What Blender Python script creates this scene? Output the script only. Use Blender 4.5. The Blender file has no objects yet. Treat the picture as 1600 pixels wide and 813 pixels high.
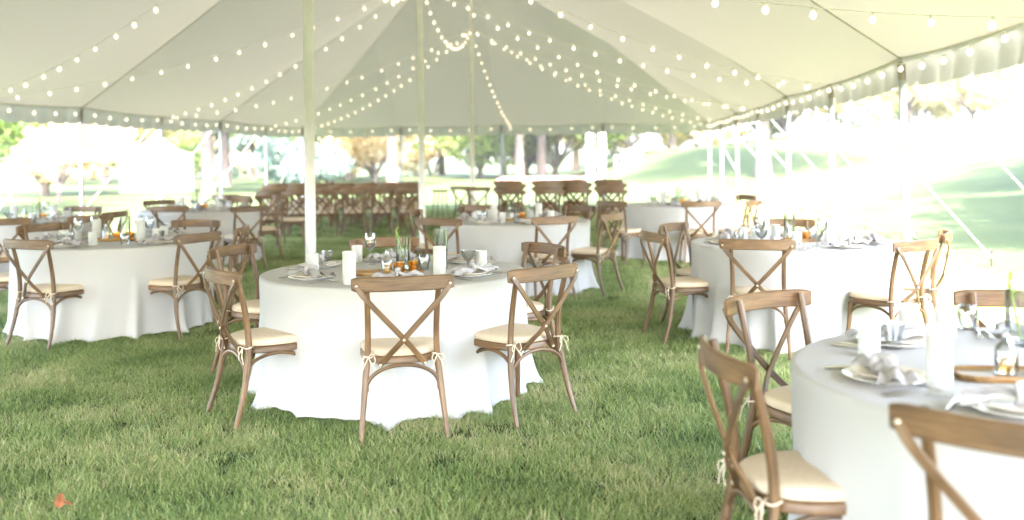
import bpy, math, random
import numpy as np
from mathutils import Vector, Matrix

# ------------------------------------------------------------------ camera, sky, sun, exposure
sc = bpy.context.scene
rng = np.random.default_rng(7)
random.seed(7)
FPX, YH, ROLL, CAMH = 1485.5, 244.2, 0.0103, 1.5        # fitted to the tent poles of the photograph (1600 px wide)
cam_d = bpy.data.cameras.new('camera')
cam = bpy.data.objects.new('camera', cam_d); sc.collection.objects.link(cam)
cam_d.sensor_width = 36.0
cam_d.lens = FPX / 1600 * 36.0
cam_d.shift_y = -(406.5 - YH) / 1600
cam_d.clip_end = 2000
cam.matrix_world = Matrix.Translation((0, 0, CAMH)) @ Matrix.Rotation(math.pi / 2, 4, 'X') @ Matrix.Rotation(-ROLL, 4, 'Z')
cam_d.dof.use_dof = True
cam_d.dof.focus_distance = 5.5
cam_d.dof.aperture_fstop = 1.3
sc.camera = cam

SUN_EL, SUN_AZ = math.radians(56), math.radians(165)     # azimuth from +Y towards +X
world = bpy.data.worlds.new('World'); sc.world = world; world.use_nodes = True
wn = world.node_tree.nodes; wl = world.node_tree.links
sky = wn.new('ShaderNodeTexSky'); sky.sky_type = 'NISHITA'; sky.sun_disc = False
sky.sun_elevation = SUN_EL; sky.sun_rotation = SUN_AZ
sky.air_density = 1.0; sky.dust_density = 3.5; sky.ozone_density = 1.0
wl.new(sky.outputs[0], wn['Background'].inputs[0]); wn['Background'].inputs[1].default_value = 0.15
sun_d = bpy.data.lights.new('sun', 'SUN'); sun_d.energy = 2.0; sun_d.angle = math.radians(0.6); sun_d.color = (1, 0.96, 0.92)
sun = bpy.data.objects.new('sun', sun_d); sc.collection.objects.link(sun)
sdir = Vector((math.sin(SUN_AZ) * math.cos(SUN_EL), math.cos(SUN_AZ) * math.cos(SUN_EL), math.sin(SUN_EL)))
sun.rotation_euler = sdir.to_track_quat('Z', 'Y').to_euler()
sc.view_settings.view_transform = 'Standard'; sc.view_settings.look = 'None'
sc.view_settings.exposure = 4.88; sc.view_settings.gamma = 1.0
sc.render.engine = 'CYCLES'
sc.cycles.use_denoising = True
sc.cycles.max_bounces = 10; sc.cycles.diffuse_bounces = 5; sc.cycles.transparent_max_bounces = 24
sc.cycles.caustics_reflective = False; sc.cycles.caustics_refractive = False
sc.cycles.sample_clamp_indirect = 6.0

def P(x, y, z=0.0):
    """pixel of the photograph -> point on the horizontal plane at height z"""
    a, b = x - 800, y - YH
    u = a * math.cos(ROLL) - b * math.sin(ROLL); v = a * math.sin(ROLL) + b * math.cos(ROLL)
    Z = (CAMH - z) * FPX / v
    return (u * Z / FPX, Z)

TH, XR, S0, BAY = 0.1003, 2.942, 9.848, 3.05            # tent axis, right eave line, station of pole 0, bay length
HALF = 6.095; XC = XR - HALF
def TW(X, s):                                           # tent frame -> world
    return (X * math.cos(TH) + s * math.sin(TH), -X * math.sin(TH) + s * math.cos(TH))

# ------------------------------------------------------------------ helpers
COL = sc.collection
class MB:
    def __init__(s): s.v = []; s.f = []; s.uv = []
    def add(s, verts, faces, uvs=None):
        o = len(s.v); s.v.extend([tuple(map(float, p)) for p in verts])
        for k, f in enumerate(faces):
            s.f.append(tuple(i + o for i in f))
            s.uv.append(uvs[k] if uvs else [(0.0, 0.0)] * len(f))
        return s
    def mesh(s, name, mat, smooth=True, angle=40):
        m = bpy.data.meshes.new(name); m.from_pydata(s.v, [], s.f)
        uvl = m.uv_layers.new(name='UVMap')
        uvl.data.foreach_set('uv', np.array([c for f in s.uv for c in f], dtype=np.float32).ravel())
        if smooth:
            m.polygons.foreach_set('use_smooth', [True] * len(m.polygons))
            m.set_sharp_from_angle(angle=math.radians(angle))
        if mat: m.materials.append(mat)
        m.update(); return m

def catmull(pts, n):
    p = np.array(pts, float)
    if len(p) == 2:
        t = np.linspace(0, 1, n)[:, None]; return p[0] * (1 - t) + p[1] * t
    q = np.vstack([2 * p[0] - p[1], p, 2 * p[-1] - p[-2]])
    out = []; segs = len(p) - 1
    for t in np.linspace(0, segs, n):
        i = min(int(t), segs - 1); u = t - i
        a, b, c, d = q[i], q[i + 1], q[i + 2], q[i + 3]
        out.append(.5 * ((2 * b) + (-a + c) * u + (2 * a - 5 * b + 4 * c - d) * u * u + (-a + 3 * b - 3 * c + d) * u ** 3))
    return np.array(out)

def rrect(w, h, r=.3):
    a, b = w / 2, h / 2; c = min(a, b) * r
    return [(a, -b + c), (a, b - c), (a - c, b), (-a + c, b), (-a, b - c), (-a, -b + c), (-a + c, -b), (a - c, -b)]
def circ(r, n=8):
    return [(r * math.cos(2 * math.pi * k / n), r * math.sin(2 * math.pi * k / n)) for k in range(n)]

def sweep(mb, path, section, ref=(0, 1, 0), scale=None, closed=False, cap=True):
    P_ = np.array(path, float); n = len(P_); m = len(section)
    T = np.gradient(P_, axis=0) if not closed else (np.roll(P_, -1, 0) - np.roll(P_, 1, 0))
    T /= np.linalg.norm(T, axis=1)[:, None] + 1e-12
    ref = np.array(ref, float); verts = []; L = 0; us = []
    prev = None
    for i in range(n):
        t = T[i]; r = ref if prev is None else prev
        nn = r - t * np.dot(r, t)
        if np.linalg.norm(nn) < 1e-4: nn = np.array([1, 0, 0]) - t * t[0]
        nn /= np.linalg.norm(nn); side = np.cross(t, nn)
        if prev is not None or closed: prev = nn
        if i: L += np.linalg.norm(P_[i] - P_[i - 1])
        us.append(L); k = 1.0 if scale is None else scale[i]
        for (a, b) in section: verts.append(P_[i] + side * a * k + nn * b * k)
    per = [0]
    for k in range(m):
        a = section[k]; b = section[(k + 1) % m]; per.append(per[-1] + math.hypot(a[0] - b[0], a[1] - b[1]))
    faces = []; uvs = []
    for i in range(n if closed else n - 1):
        j = (i + 1) % n
        for k in range(m):
            l = (k + 1) % m
            faces.append((i * m + k, j * m + k, j * m + l, i * m + l))
            u0 = us[i]; u1 = us[j] if j else us[i] + .02
            uvs.append([(u0, per[k]), (u1, per[k]), (u1, per[k + 1]), (u0, per[k + 1])])
    if cap and not closed:
        faces.append(tuple(range(m))); uvs.append([(0, s[0]) for s in section])
        faces.append(tuple(reversed([(n - 1) * m + k for k in range(m)]))); uvs.append([(0, s[0]) for s in section])
    return mb.add(verts, faces, uvs)

def sweep_par(mb, path, section, ref=(0, 1, 0), scale=None):   # parallel transported frame
    P_ = np.array(path, float)
    return sweep(mb, P_, section, ref, scale)

def lathe(mb, prof, n=20, c=(0, 0, 0), rib=0.0, ribn=0):
    verts = []; faces = []; uvs = []
    for (r, z) in prof:
        for k in range(n):
            a = 2 * math.pi * k / n
            rr = r * (1 + (rib * math.cos(ribn * a) if ribn else 0))
            verts.append((c[0] + rr * math.cos(a), c[1] + rr * math.sin(a), c[2] + z))
    for i in range(len(prof) - 1):
        for k in range(n):
            l = (k + 1) % n
            faces.append((i * n + k, i * n + l, (i + 1) * n + l, (i + 1) * n + k))
            uvs.append([(k / n, i), ((k + 1) / n, i), ((k + 1) / n, i + 1), (k / n, i + 1)])
    if prof[0][0] > 1e-5: faces.append(tuple(reversed(range(n)))); uvs.append([(0, 0)] * n)
    if prof[-1][0] > 1e-5: faces.append(tuple((len(prof) - 1) * n + k for k in range(n))); uvs.append([(0, 0)] * n)
    return mb.add(verts, faces, uvs)

def lathe_open(mb, prof, n=20, **k):
    """closed thin-walled vessel: profile already goes up outside and down inside"""
    return lathe(mb, prof, n, **k)

def box(mb, c, s, rot=0):
    x, y, z = s[0] / 2, s[1] / 2, s[2] / 2
    vs = [(-x, -y, -z), (x, -y, -z), (x, y, -z), (-x, y, -z), (-x, -y, z), (x, -y, z), (x, y, z), (-x, y, z)]
    cr, sr = math.cos(rot), math.sin(rot)
    vs = [(c[0] + a * cr - b * sr, c[1] + a * sr + b * cr, c[2] + d) for a, b, d in vs]
    return mb.add(vs, [(0, 3, 2, 1), (4, 5, 6, 7), (0, 1, 5, 4), (1, 2, 6, 5), (2, 3, 7, 6), (3, 0, 4, 7)])

def obj(name, mesh, parent=None, loc=None, rz=None, kind=None):
    o = bpy.data.objects.new(name, mesh); COL.objects.link(o)
    if parent: o.parent = parent
    if loc is not None: o.location = loc
    if rz is not None: o.rotation_euler = (0, 0, rz)
    if kind: o['kind'] = kind
    return o
def tag(o, label, cat, group=None, kind=None):
    o['label'] = label; o['category'] = cat
    if group: o['group'] = group
    if kind: o['kind'] = kind
    return o
def thing(name, label, cat, loc=(0, 0, 0), rz=0, group=None):
    o = bpy.data.objects.new(name, None); COL.objects.link(o); o.empty_display_size = .1
    o.location = loc; o.rotation_euler = (0, 0, rz)
    return tag(o, label, cat, group)

# ------------------------------------------------------------------ materials
def mat(name):
    m = bpy.data.materials.new(name); m.use_nodes = True
    nt = m.node_tree; return m, nt.nodes, nt.links, nt.nodes['Principled BSDF']
def N(nodes, t, **kw):
    n = nodes.new(t)
    for k, v in kw.items(): setattr(n, k, v)
    return n
def ramp(nodes, stops):
    r = nodes.new('ShaderNodeValToRGB'); e = r.color_ramp.elements
    while len(e) < len(stops): e.new(0.5)
    for k, (p, c) in enumerate(stops): e[k].position = p; e[k].color = (*c, 1)
    return r
def simple(name, col, rough=.6, metal=0, spec=.5, noise=0.0, nscale=20, bump=0.0):
    m, n, l, b = mat(name)
    b.inputs['Base Color'].default_value = (*col, 1); b.inputs['Roughness'].default_value = rough
    b.inputs['Metallic'].default_value = metal; b.inputs['Specular IOR Level'].default_value = spec
    if noise or bump:
        t = N(n, 'ShaderNodeTexCoord'); x = N(n, 'ShaderNodeTexNoise'); x.inputs['Scale'].default_value = nscale; x.inputs['Detail'].default_value = 5
        l.new(t.outputs['Object'], x.inputs['Vector'])
        if noise:
            r = ramp(n, [(.3, tuple(c * (1 - noise) for c in col)), (.7, tuple(min(1, c * (1 + noise)) for c in col))])
            l.new(x.outputs['Fac'], r.inputs[0]); l.new(r.outputs[0], b.inputs['Base Color'])
        if bump:
            bp = N(n, 'ShaderNodeBump'); bp.inputs['Strength'].default_value = bump; bp.inputs['Distance'].default_value = .01
            l.new(x.outputs['Fac'], bp.inputs['Height']); l.new(bp.outputs[0], b.inputs['Normal'])
    return m

def wood_mat(name, dark, mid, light):
    m, n, l, b = mat(name)
    uv = N(n, 'ShaderNodeUVMap'); oi = N(n, 'ShaderNodeObjectInfo')
    off = N(n, 'ShaderNodeVectorMath', operation='SCALE'); off.inputs[0].default_value = (13.1, 7.7, 3.3); l.new(oi.outputs['Random'], off.inputs['Scale'])
    ad = N(n, 'ShaderNodeVectorMath', operation='ADD'); l.new(uv.outputs[0], ad.inputs[0]); l.new(off.outputs[0], ad.inputs[1])
    mp = N(n, 'ShaderNodeMapping'); mp.inputs['Scale'].default_value = (7, 130, 1); l.new(ad.outputs[0], mp.inputs[0])
    g = N(n, 'ShaderNodeTexNoise'); g.inputs['Scale'].default_value = 1; g.inputs['Detail'].default_value = 6; g.inputs['Roughness'].default_value = .65
    l.new(mp.outputs[0], g.inputs['Vector'])
    mp2 = N(n, 'ShaderNodeMapping'); mp2.inputs['Scale'].default_value = (5, 14, 1); l.new(ad.outputs[0], mp2.inputs[0])
    g2 = N(n, 'ShaderNodeTexNoise'); g2.inputs['Scale'].default_value = 1; g2.inputs['Detail'].default_value = 3; l.new(mp2.outputs[0], g2.inputs['Vector'])
    mx = N(n, 'ShaderNodeMath', operation='MULTIPLY_ADD'); l.new(g.outputs['Fac'], mx.inputs[0]); mx.inputs[1].default_value = .6
    m3 = N(n, 'ShaderNodeMath', operation='MULTIPLY'); l.new(g2.outputs['Fac'], m3.inputs[0]); m3.inputs[1].default_value = .4
    l.new(m3.outputs[0], mx.inputs[2])
    r = ramp(n, [(.32, dark), (.5, mid), (.68, light)]); l.new(mx.outputs[0], r.inputs[0])
    hs = N(n, 'ShaderNodeHueSaturation'); l.new(r.outputs[0], hs.inputs['Color'])
    mr = N(n, 'ShaderNodeMapRange'); mr.inputs['To Min'].default_value = .8; mr.inputs['To Max'].default_value = 1.18
    l.new(oi.outputs['Random'], mr.inputs[0]); l.new(mr.outputs[0], hs.inputs['Value'])
    l.new(hs.outputs[0], b.inputs['Base Color'])
    b.inputs['Roughness'].default_value = .42
    bp = N(n, 'ShaderNodeBump'); bp.inputs['Strength'].default_value = .25; bp.inputs['Distance'].default_value = .002
    l.new(g.outputs['Fac'], bp.inputs['Height']); l.new(bp.outputs[0], b.inputs['Normal'])
    return m

M = {}
M['wood'] = wood_mat('chair_wood', (.048, .025, .010), (.140, .074, .031), (.255, .145, .066))
M['cushion'] = simple('cushion_linen', (.60, .49, .365), .9, spec=.2, noise=.06, nscale=60, bump=.06)
M['tie'] = simple('tie_cotton', (.66, .55, .43), .9)
M['bolt'] = simple('bolt_brass', (.75, .66, .52), .3, metal=1.0)
M['white_pole'] = simple('pole_paint', (.42, .42, .45), .4, noise=.04, nscale=6)
M['centre_pole'] = simple('centre_pole_wood', (.80, .77, .76), .5, noise=.06, nscale=9, bump=.1)
M['dark_metal'] = simple('dark_metal', (.07, .065, .06), .45, metal=.8)
M['porcelain'] = simple('porcelain', (.78, .76, .72), .15)
M['cream_plate'] = simple('cream_stoneware', (.74, .67, .58), .25)
M['napkin'] = simple('napkin_linen', (.38, .355, .355), .9, spec=.2, noise=.12, nscale=40, bump=.1)
M['silver'] = simple('silver', (.72, .70, .66), .22, metal=1.0)
M['tray'] = wood_mat('tray_wood', (.10, .05, .02), (.28, .15, .05), (.5, .31, .12))
M['strap'] = simple('strap_web', (.75, .75, .75), .8)
M['wire'] = simple('wire_white', (.85, .82, .74), .6)
M['dead_leaf'] = simple('dead_leaf', (.30, .11, .045), .7, noise=.2)
M['bark'] = simple('bark', (.13, .10, .085), .9, noise=.35, nscale=8, bump=.4)
M['bark_pale'] = simple('bark_pale', (.12, .09, .08), .9, noise=.3, nscale=8, bump=.4)
M['white_paint'] = simple('white_paint', (.5, .5, .49), .5, noise=.03)
M['green_stem'] = simple('green_stem', (.34, .48, .10), .5)
M['brick'] = simple('brick_red', (.36, .2, .16), .85, noise=.2, nscale=10)
M['grey_card'] = simple('grey_card', (.45, .45, .45), .7)

def fabric(name, dif, tra, k, bump=.05, scale=3.0):
    m, n, l, b = mat(name); n.remove(b); out = n['Material Output']
    d = N(n, 'ShaderNodeBsdfDiffuse'); d.inputs[0].default_value = (*dif, 1)
    t = N(n, 'ShaderNodeBsdfTranslucent'); t.inputs[0].default_value = (*tra, 1)
    mx = N(n, 'ShaderNodeMixShader'); mx.inputs[0].default_value = k
    l.new(d.outputs[0], mx.inputs[1]); l.new(t.outputs[0], mx.inputs[2]); l.new(mx.outputs[0], out.inputs[0])
    if bump:
        tc = N(n, 'ShaderNodeTexCoord'); x = N(n, 'ShaderNodeTexNoise'); x.inputs['Scale'].default_value = scale; x.inputs['Detail'].default_value = 4
        l.new(tc.outputs['Object'], x.inputs['Vector'])
        bp = N(n, 'ShaderNodeBump'); bp.inputs['Strength'].default_value = bump; bp.inputs['Distance'].default_value = .05
        l.new(x.outputs['Fac'], bp.inputs['Height'])
        l.new(bp.outputs[0], d.inputs['Normal']); l.new(bp.outputs[0], t.inputs['Normal'])
    return m
M['canvas'] = fabric('tent_canvas', (.48, .452, .345), (.92, .85, .71), .018, bump=.12, scale=1.2)
M['valance'] = fabric('valance_canvas', (.62, .60, .56), (.9, .88, .8), .03, bump=.1, scale=4)
M['cloth'] = fabric('table_linen', (.49, .472, .462), (.5, .5, .5), .03, bump=.05, scale=7)
M['frost'] = fabric('frosted_glass', (.68, .67, .65), (.9, .9, .86), .4, bump=0)
M['marquee'] = fabric('marquee_canvas', (.5, .5, .5), (.6, .6, .6), .1, bump=0)

def thin_glass(name, tint, gl=.10):
    m, n, l, b = mat(name); n.remove(b); out = n['Material Output']
    tr = N(n, 'ShaderNodeBsdfTransparent'); tr.inputs[0].default_value = (*tint, 1)
    g = N(n, 'ShaderNodeBsdfGlossy'); g.inputs['Roughness'].default_value = .04
    lw = N(n, 'ShaderNodeLayerWeight'); lw.inputs[0].default_value = .35
    mr = N(n, 'ShaderNodeMapRange'); mr.inputs['To Min'].default_value = gl * .5; mr.inputs['To Max'].default_value = .75
    l.new(lw.outputs['Fresnel'], mr.inputs[0])
    mx = N(n, 'ShaderNodeMixShader'); l.new(mr.outputs[0], mx.inputs[0]); l.new(tr.outputs[0], mx.inputs[1]); l.new(g.outputs[0], mx.inputs[2])
    l.new(mx.outputs[0], out.inputs[0]); return m
M['glass'] = thin_glass('clear_glass', (.94, .95, .95))
M['cut_glass'] = thin_glass('cut_glass', (.86, .87, .87), .35)
M['water'] = thin_glass('water', (.93, .95, .94), .15)
M['amber'] = thin_glass('amber_glass', (.97, .76, .36), .2)

def bulb_mat():
    m, n, l, b = mat('bulb_glow'); n.remove(b); e = N(n, 'ShaderNodeEmission')
    e.inputs[0].default_value = (1, .82, .55, 1); e.inputs[1].default_value = .085
    l.new(e.outputs[0], n['Material Output'].inputs[0]); m.cycles.emission_sampling = 'NONE'; return m
M['bulb'] = bulb_mat()

def leaf_mat(name, cols, tk=.5):
    m, n, l, b = mat(name); n.remove(b); out = n['Material Output']
    g = N(n, 'ShaderNodeNewGeometry'); oi = N(n, 'ShaderNodeObjectInfo')
    x = N(n, 'ShaderNodeTexNoise'); x.inputs['Scale'].default_value = 1.1; x.inputs['Detail'].default_value = 4
    l.new(g.outputs['Position'], x.inputs['Vector'])
    r = ramp(n, [(.3, cols[0]), (.5, cols[1]), (.7, cols[2])]); l.new(x.outputs['Fac'], r.inputs[0])
    d = N(n, 'ShaderNodeBsdfDiffuse'); t = N(n, 'ShaderNodeBsdfTranslucent')
    l.new(r.outputs[0], d.inputs[0])
    mc = N(n, 'ShaderNodeMix', data_type='RGBA', blend_type='MULTIPLY'); mc.inputs['Factor'].default_value = 1
    l.new(r.outputs[0], mc.inputs['A']); mc.inputs['B'].default_value = (1.5, 1.5, .7, 1); l.new(mc.outputs['Result'], t.inputs[0])
    mx = N(n, 'ShaderNodeMixShader'); mx.inputs[0].default_value = tk
    l.new(d.outputs[0], mx.inputs[1]); l.new(t.outputs[0], mx.inputs[2]); l.new(mx.outputs[0], out.inputs[0]); return m
M['leaf_green'] = leaf_mat('leaf_green', [(.10, .15, .06), (.18, .24, .09), (.27, .32, .13)])
M['leaf_yellow'] = leaf_mat('leaf_yellow', [(.28, .27, .13), (.42, .38, .21), (.55, .48, .3)])
M['leaf_rust'] = leaf_mat('leaf_rust', [(.36, .28, .21), (.50, .41, .32), (.6, .5, .41)])
M['leaf_blue'] = leaf_mat('leaf_blue', [(.09, .14, .13), (.15, .21, .19), (.22, .28, .25)], .2)

def ground_mat():
    m, n, l, b = mat('lawn_soil_and_turf')
    g = N(n, 'ShaderNodeNewGeometry')
    a = N(n, 'ShaderNodeTexNoise'); a.inputs['Scale'].default_value = .35; a.inputs['Detail'].default_value = 5; l.new(g.outputs['Position'], a.inputs['Vector'])
    c = N(n, 'ShaderNodeTexNoise'); c.inputs['Scale'].default_value = 28; c.inputs['Detail'].default_value = 6; l.new(g.outputs['Position'], c.inputs['Vector'])
    md = N(n, 'ShaderNodeMath', operation='MULTIPLY_ADD'); l.new(c.outputs['Fac'], md.inputs[0]); md.inputs[1].default_value = .6
    m2 = N(n, 'ShaderNodeMath', operation='MULTIPLY'); l.new(a.outputs['Fac'], m2.inputs[0]); m2.inputs[1].default_value = .4; l.new(m2.outputs[0], md.inputs[2])
    r = ramp(n, [(.33, (.024, .037, .013)), (.5, (.040, .054, .020)), (.68, (.062, .075, .031))]); l.new(md.outputs[0], r.inputs[0])
    l.new(r.outputs[0], b.inputs['Base Color']); b.inputs['Roughness'].default_value = .9; b.inputs['Specular IOR Level'].default_value = .1
    bp = N(n, 'ShaderNodeBump'); bp.inputs['Strength'].default_value = .6; bp.inputs['Distance'].default_value = .03
    l.new(c.outputs['Fac'], bp.inputs['Height']); l.new(bp.outputs[0], b.inputs['Normal']); return m
M['ground'] = ground_mat()

def blade_mat():
    m, n, l, b = mat('grass_blade'); n.remove(b); out = n['Material Output']
    g = N(n, 'ShaderNodeNewGeometry'); oi = N(n, 'ShaderNodeObjectInfo'); uv = N(n, 'ShaderNodeUVMap')
    a = N(n, 'ShaderNodeTexNoise'); a.inputs['Scale'].default_value = 1.3; a.inputs['Detail'].default_value = 4; l.new(g.outputs['Position'], a.inputs['Vector'])
    sp = N(n, 'ShaderNodeSeparateXYZ'); l.new(uv.outputs[0], sp.inputs[0])       # u = random per blade, v = height along it
    m1 = N(n, 'ShaderNodeMath', operation='MULTIPLY_ADD'); l.new(sp.outputs[0], m1.inputs[0]); m1.inputs[1].default_value = .72
    m2 = N(n, 'ShaderNodeMath', operation='MULTIPLY_ADD'); l.new(a.outputs['Fac'], m2.inputs[0]); m2.inputs[1].default_value = 1.3; m2.inputs[2].default_value = -.50
    l.new(m2.outputs[0], m1.inputs[2])
    r = ramp(n, [(.08, (.085, .145, .045)), (.40, (.255, .355, .115)), (.68, (.43, .495, .185)), (.93, (.66, .58, .34))]); l.new(m1.outputs[0], r.inputs[0])
    d = N(n, 'ShaderNodeBsdfDiffuse'); l.new(r.outputs[0], d.inputs[0])
    t = N(n, 'ShaderNodeBsdfTranslucent'); l.new(r.outputs[0], t.inputs[0])
    gl = N(n, 'ShaderNodeBsdfGlossy'); gl.inputs['Roughness'].default_value = .35; gl.inputs[0].default_value = (.9, .95, .85, 1)
    mx = N(n, 'ShaderNodeMixShader'); mx.inputs[0].default_value = .45; l.new(d.outputs[0], mx.inputs[1]); l.new(t.outputs[0], mx.inputs[2])
    mg = N(n, 'ShaderNodeMixShader'); mg.inputs[0].default_value = .045; l.new(mx.outputs[0], mg.inputs[1]); l.new(gl.outputs[0], mg.inputs[2])
    l.new(mg.outputs[0], out.inputs[0]); return m
M['blade'] = blade_mat()

# ------------------------------------------------------------------ ground
def sstep(a, b, x):
    t = np.clip((x - a) / (b - a), 0, 1); return t * t * (3 - 2 * t)
def ground_h(x, y):
    x = np.asarray(x, float); y = np.asarray(y, float)
    Xt = x * math.cos(TH) - y * math.sin(TH)                       # distance across the tent axis
    h = 1.25 * sstep(5.5, 18, Xt) + 1.9 * sstep(16, 46, Xt)
    h = h + 1.9 * sstep(40, 52, y) * sstep(4, 11, x)
    h = h + .05 * np.sin(x * .9 + 1.3) * np.sin(y * .7) * sstep(4, 9, np.hypot(x * .5, 0) * 2 * (Xt > 5))
    return h
def axis_pts(fine, lim):
    a = list(np.arange(-fine, fine + .01, .5)); x = fine; st = .6
    while x < lim: x += st; st *= 1.18; a.append(x); a.insert(0, -x)
    return np.array(a)
gx = axis_pts(22, 420); gy = axis_pts(22, 420) + 14
GX, GY = np.meshgrid(gx, gy); GZ = ground_h(GX, GY)
nx, ny = len(gx), len(gy)
gm = bpy.data.meshes.new('lawn')
gm.from_pydata(np.stack([GX.ravel(), GY.ravel(), GZ.ravel()], 1).tolist(), [],
               [(j * nx + i, j * nx + i + 1, (j + 1) * nx + i + 1, (j + 1) * nx + i) for j in range(ny - 1) for i in range(nx - 1)])
gm.polygons.foreach_set('use_smooth', [True] * len(gm.polygons)); gm.materials.append(M['ground'])
obj('ground', gm, kind='structure')

# ------------------------------------------------------------------ tent
EAVE, PEAK = 2.43, 7.0
tent = thing('pole_tent', 'large cream canvas pole tent with peaked roof strung with bulbs', 'tent')
def idx_of(s): return (s - S0) / BAY
def roof_h(X, s):
    i = idx_of(s); a = min(1.0, abs(X - XC) / HALF); e = max(0.0, i - 4, -2 - i) / 2; u = max(a, e)
    if -2 <= i <= 4:
        d = abs(((i + 1) % 2) - 1)                                   # 0 at even stations -> peak
        d = abs(i - 2 * round(i / 2))
        R = PEAK - 1.25 * (1 - (1 - d) ** 1.7)
    else: R = PEAK
    h = EAVE + (R - EAVE) * (1 - u) - .10 * math.sin(math.pi * u)
    if a >= e: c = .7 * abs(math.sin(math.pi * i / 2)) + .3 * abs(math.sin(math.pi * i))
    else: c = abs(math.sin(math.pi * (X - XC) / BAY))
    w = min(1, (abs(a - e)) * 6)
    h -= c ** .7 * w * (.62 * u * (1 - u) + .05 * u ** 3)
    return h
def roof_pt(X, s): x, y = TW(X, s); return (x, y, roof_h(X, s))
def grid_mesh(name, fn, nu, nv, material):
    vs = [fn(i / nu, j / nv) for j in range(nv + 1) for i in range(nu + 1)]
    fs = [(j * (nu + 1) + i, j * (nu + 1) + i + 1, (j + 1) * (nu + 1) + i + 1, (j + 1) * (nu + 1) + i) for j in range(nv) for i in range(nu)]
    uv = [[(i / nu, j / nv), ((i + 1) / nu, j / nv), ((i + 1) / nu, (j + 1) / nv), (i / nu, (j + 1) / nv)] for j in range(nv) for i in range(nu)]
    return MB().add(vs, fs, uv).mesh(name, material, angle=180)
IDX = list(range(-4, 7))
def seam(p0, p1, n=24):
    pts = []
    for k in range(n + 1):
        t = k / n; X = p0[0] + (p1[0] - p0[0]) * t; s = p0[1] + (p1[1] - p0[1]) * t
        q = roof_pt(X, s); pts.append((q[0], q[1], q[2] - .012))
    m = MB(); sweep(m, pts, circ(.008, 5), ref=(0, 0, 1)); return m.mesh('seam', M['canvas'])
for side in (-1, 1):
    for i in IDX[:-1]:
        def f(u, v, i=i, side=side):
            ii = i + u; s = S0 + BAY * ii; e = max(0, ii - 4, -2 - ii) / 2
            a = e + (1 - e) * v; return roof_pt(XC + side * a * HALF, s)
        obj('roof_panel', grid_mesh('roof_panel', f, 14, 26, M['canvas']), tent)
    for i in IDX[1:-1]:
        if i % 2: continue
        e = max(0, i - 4, -2 - i) / 2
        obj('seam', seam((XC + side * e * HALF, S0 + BAY * i), (XC + side * HALF, S0 + BAY * i)), tent)
    for end, pk in ((6, 4), (-4, -2)):
        obj('seam', seam((XC, S0 + BAY * pk), (XC + side * HALF, S0 + BAY * end)), tent)
for end, pk in ((6, 4), (-4, -2)):
    for j in range(-2, 2):
        def f(u, v, j=j, end=end, pk=pk):
            # param across X between j and j+1, v from hip to end eave
            X = (j + u) * BAY * (HALF / (2 * BAY)); a = abs(X) / HALF; e = a + (1 - a) * v
            s = S0 + BAY * (pk + (end - pk) * e); return roof_pt(XC + X, s)
        obj('roof_panel', grid_mesh('roof_panel', f, 14, 26, M['canvas']), tent)
# eave corners / perimeter stations
def eave_pts():
    L = []
    for i in IDX: L.append(('R', XC + HALF, S0 + BAY * i))
    for j in (1, 0, -1): L.append(('B', XC + j * HALF / 2, S0 + BAY * 6))
    for i in reversed(IDX): L.append(('L', XC - HALF, S0 + BAY * i))
    for j in (-1, 0, 1): L.append(('F', XC + j * HALF / 2, S0 - BAY * 4))
    return L
EV = eave_pts()
def outward(tagc, X, s):
    o = [0, 0]
    if X > XC + HALF - .01: o[0] = 1
    if X < XC - HALF + .01: o[0] = -1
    if s > S0 + BAY * 6 - .01: o[1] = 1
    if s < S0 - BAY * 4 + .01: o[1] = -1
    n = math.hypot(*o); return (o[0] / n, o[1] / n)
# valances, one per bay
for k in range(len(EV)):
    (_, Xa, sa), (_, Xb, sb) = EV[k], EV[(k + 1) % len(EV)]
    ox, os_ = outward('', (Xa + Xb) / 2, (sa + sb) / 2)
    ph = rng.uniform(0, 6)
    def f(u, v, Xa=Xa, Xb=Xb, sa=sa, sb=sb, ox=ox, os_=os_, ph=ph):
        X = Xa + (Xb - Xa) * u; s = sa + (sb - sa) * u
        hz = roof_h(X, s)
        n = 7; sc_ = .045 * abs(math.sin(math.pi * n * u)) ** .8
        drop = (.265 + sc_) * v
        wv = v * (.028 * math.sin(2 * math.pi * n * u + ph) + .022 * math.sin(17 * u + ph * 2) + .015 * math.sin(41 * u + ph))
        q_ = -.03 + .045 * min(1, v * 3) + wv
        x, y = TW(X + ox * q_, s + os_ * q_); return (x, y, hz + .03 - drop)
    obj('valance', grid_mesh('valance', f, 70, 5, M['valance']), tent)
# poles
def pole_mesh(h, r, name, material, joint=None):
    m = MB(); prof = [(0.0, 0), (r * 2.6, 0), (r * 2.6, .012), (r * 1.02, .02), (r, .03)]
    z = .03
    if joint:
        for j in joint: prof += [(r, j - .03), (r * 1.07, j - .028), (r * 1.07, j + .028), (r, j + .03)]
    prof += [(r, h), (r * .35, h + .005), (r * .35, h + .1), (0, h + .1)]
    lathe(m, prof, 18); return m.mesh(name, material, angle=35)
cpm = pole_mesh(PEAK - .15, .056, 'centre_pole', M['centre_pole'], [1.55, 3.4, 5.2])
for i in (-2, 0, 2, 4):
    x, y = TW(XC, S0 + BAY * i); obj('centre_pole', cpm, tent, (x, y, 0))
spm = pole_mesh(EAVE - .06, .034, 'side_pole', M['white_pole'])
capm = MB(); lathe(capm, [(.0, -.16), (.037, -.16), (.037, -.02), (.05, 0), (.02, .03), (0, .03)], 12); capm = capm.mesh('pole_cap', simple('canvas_cuff', (.36, .31, .26), .8))
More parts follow.
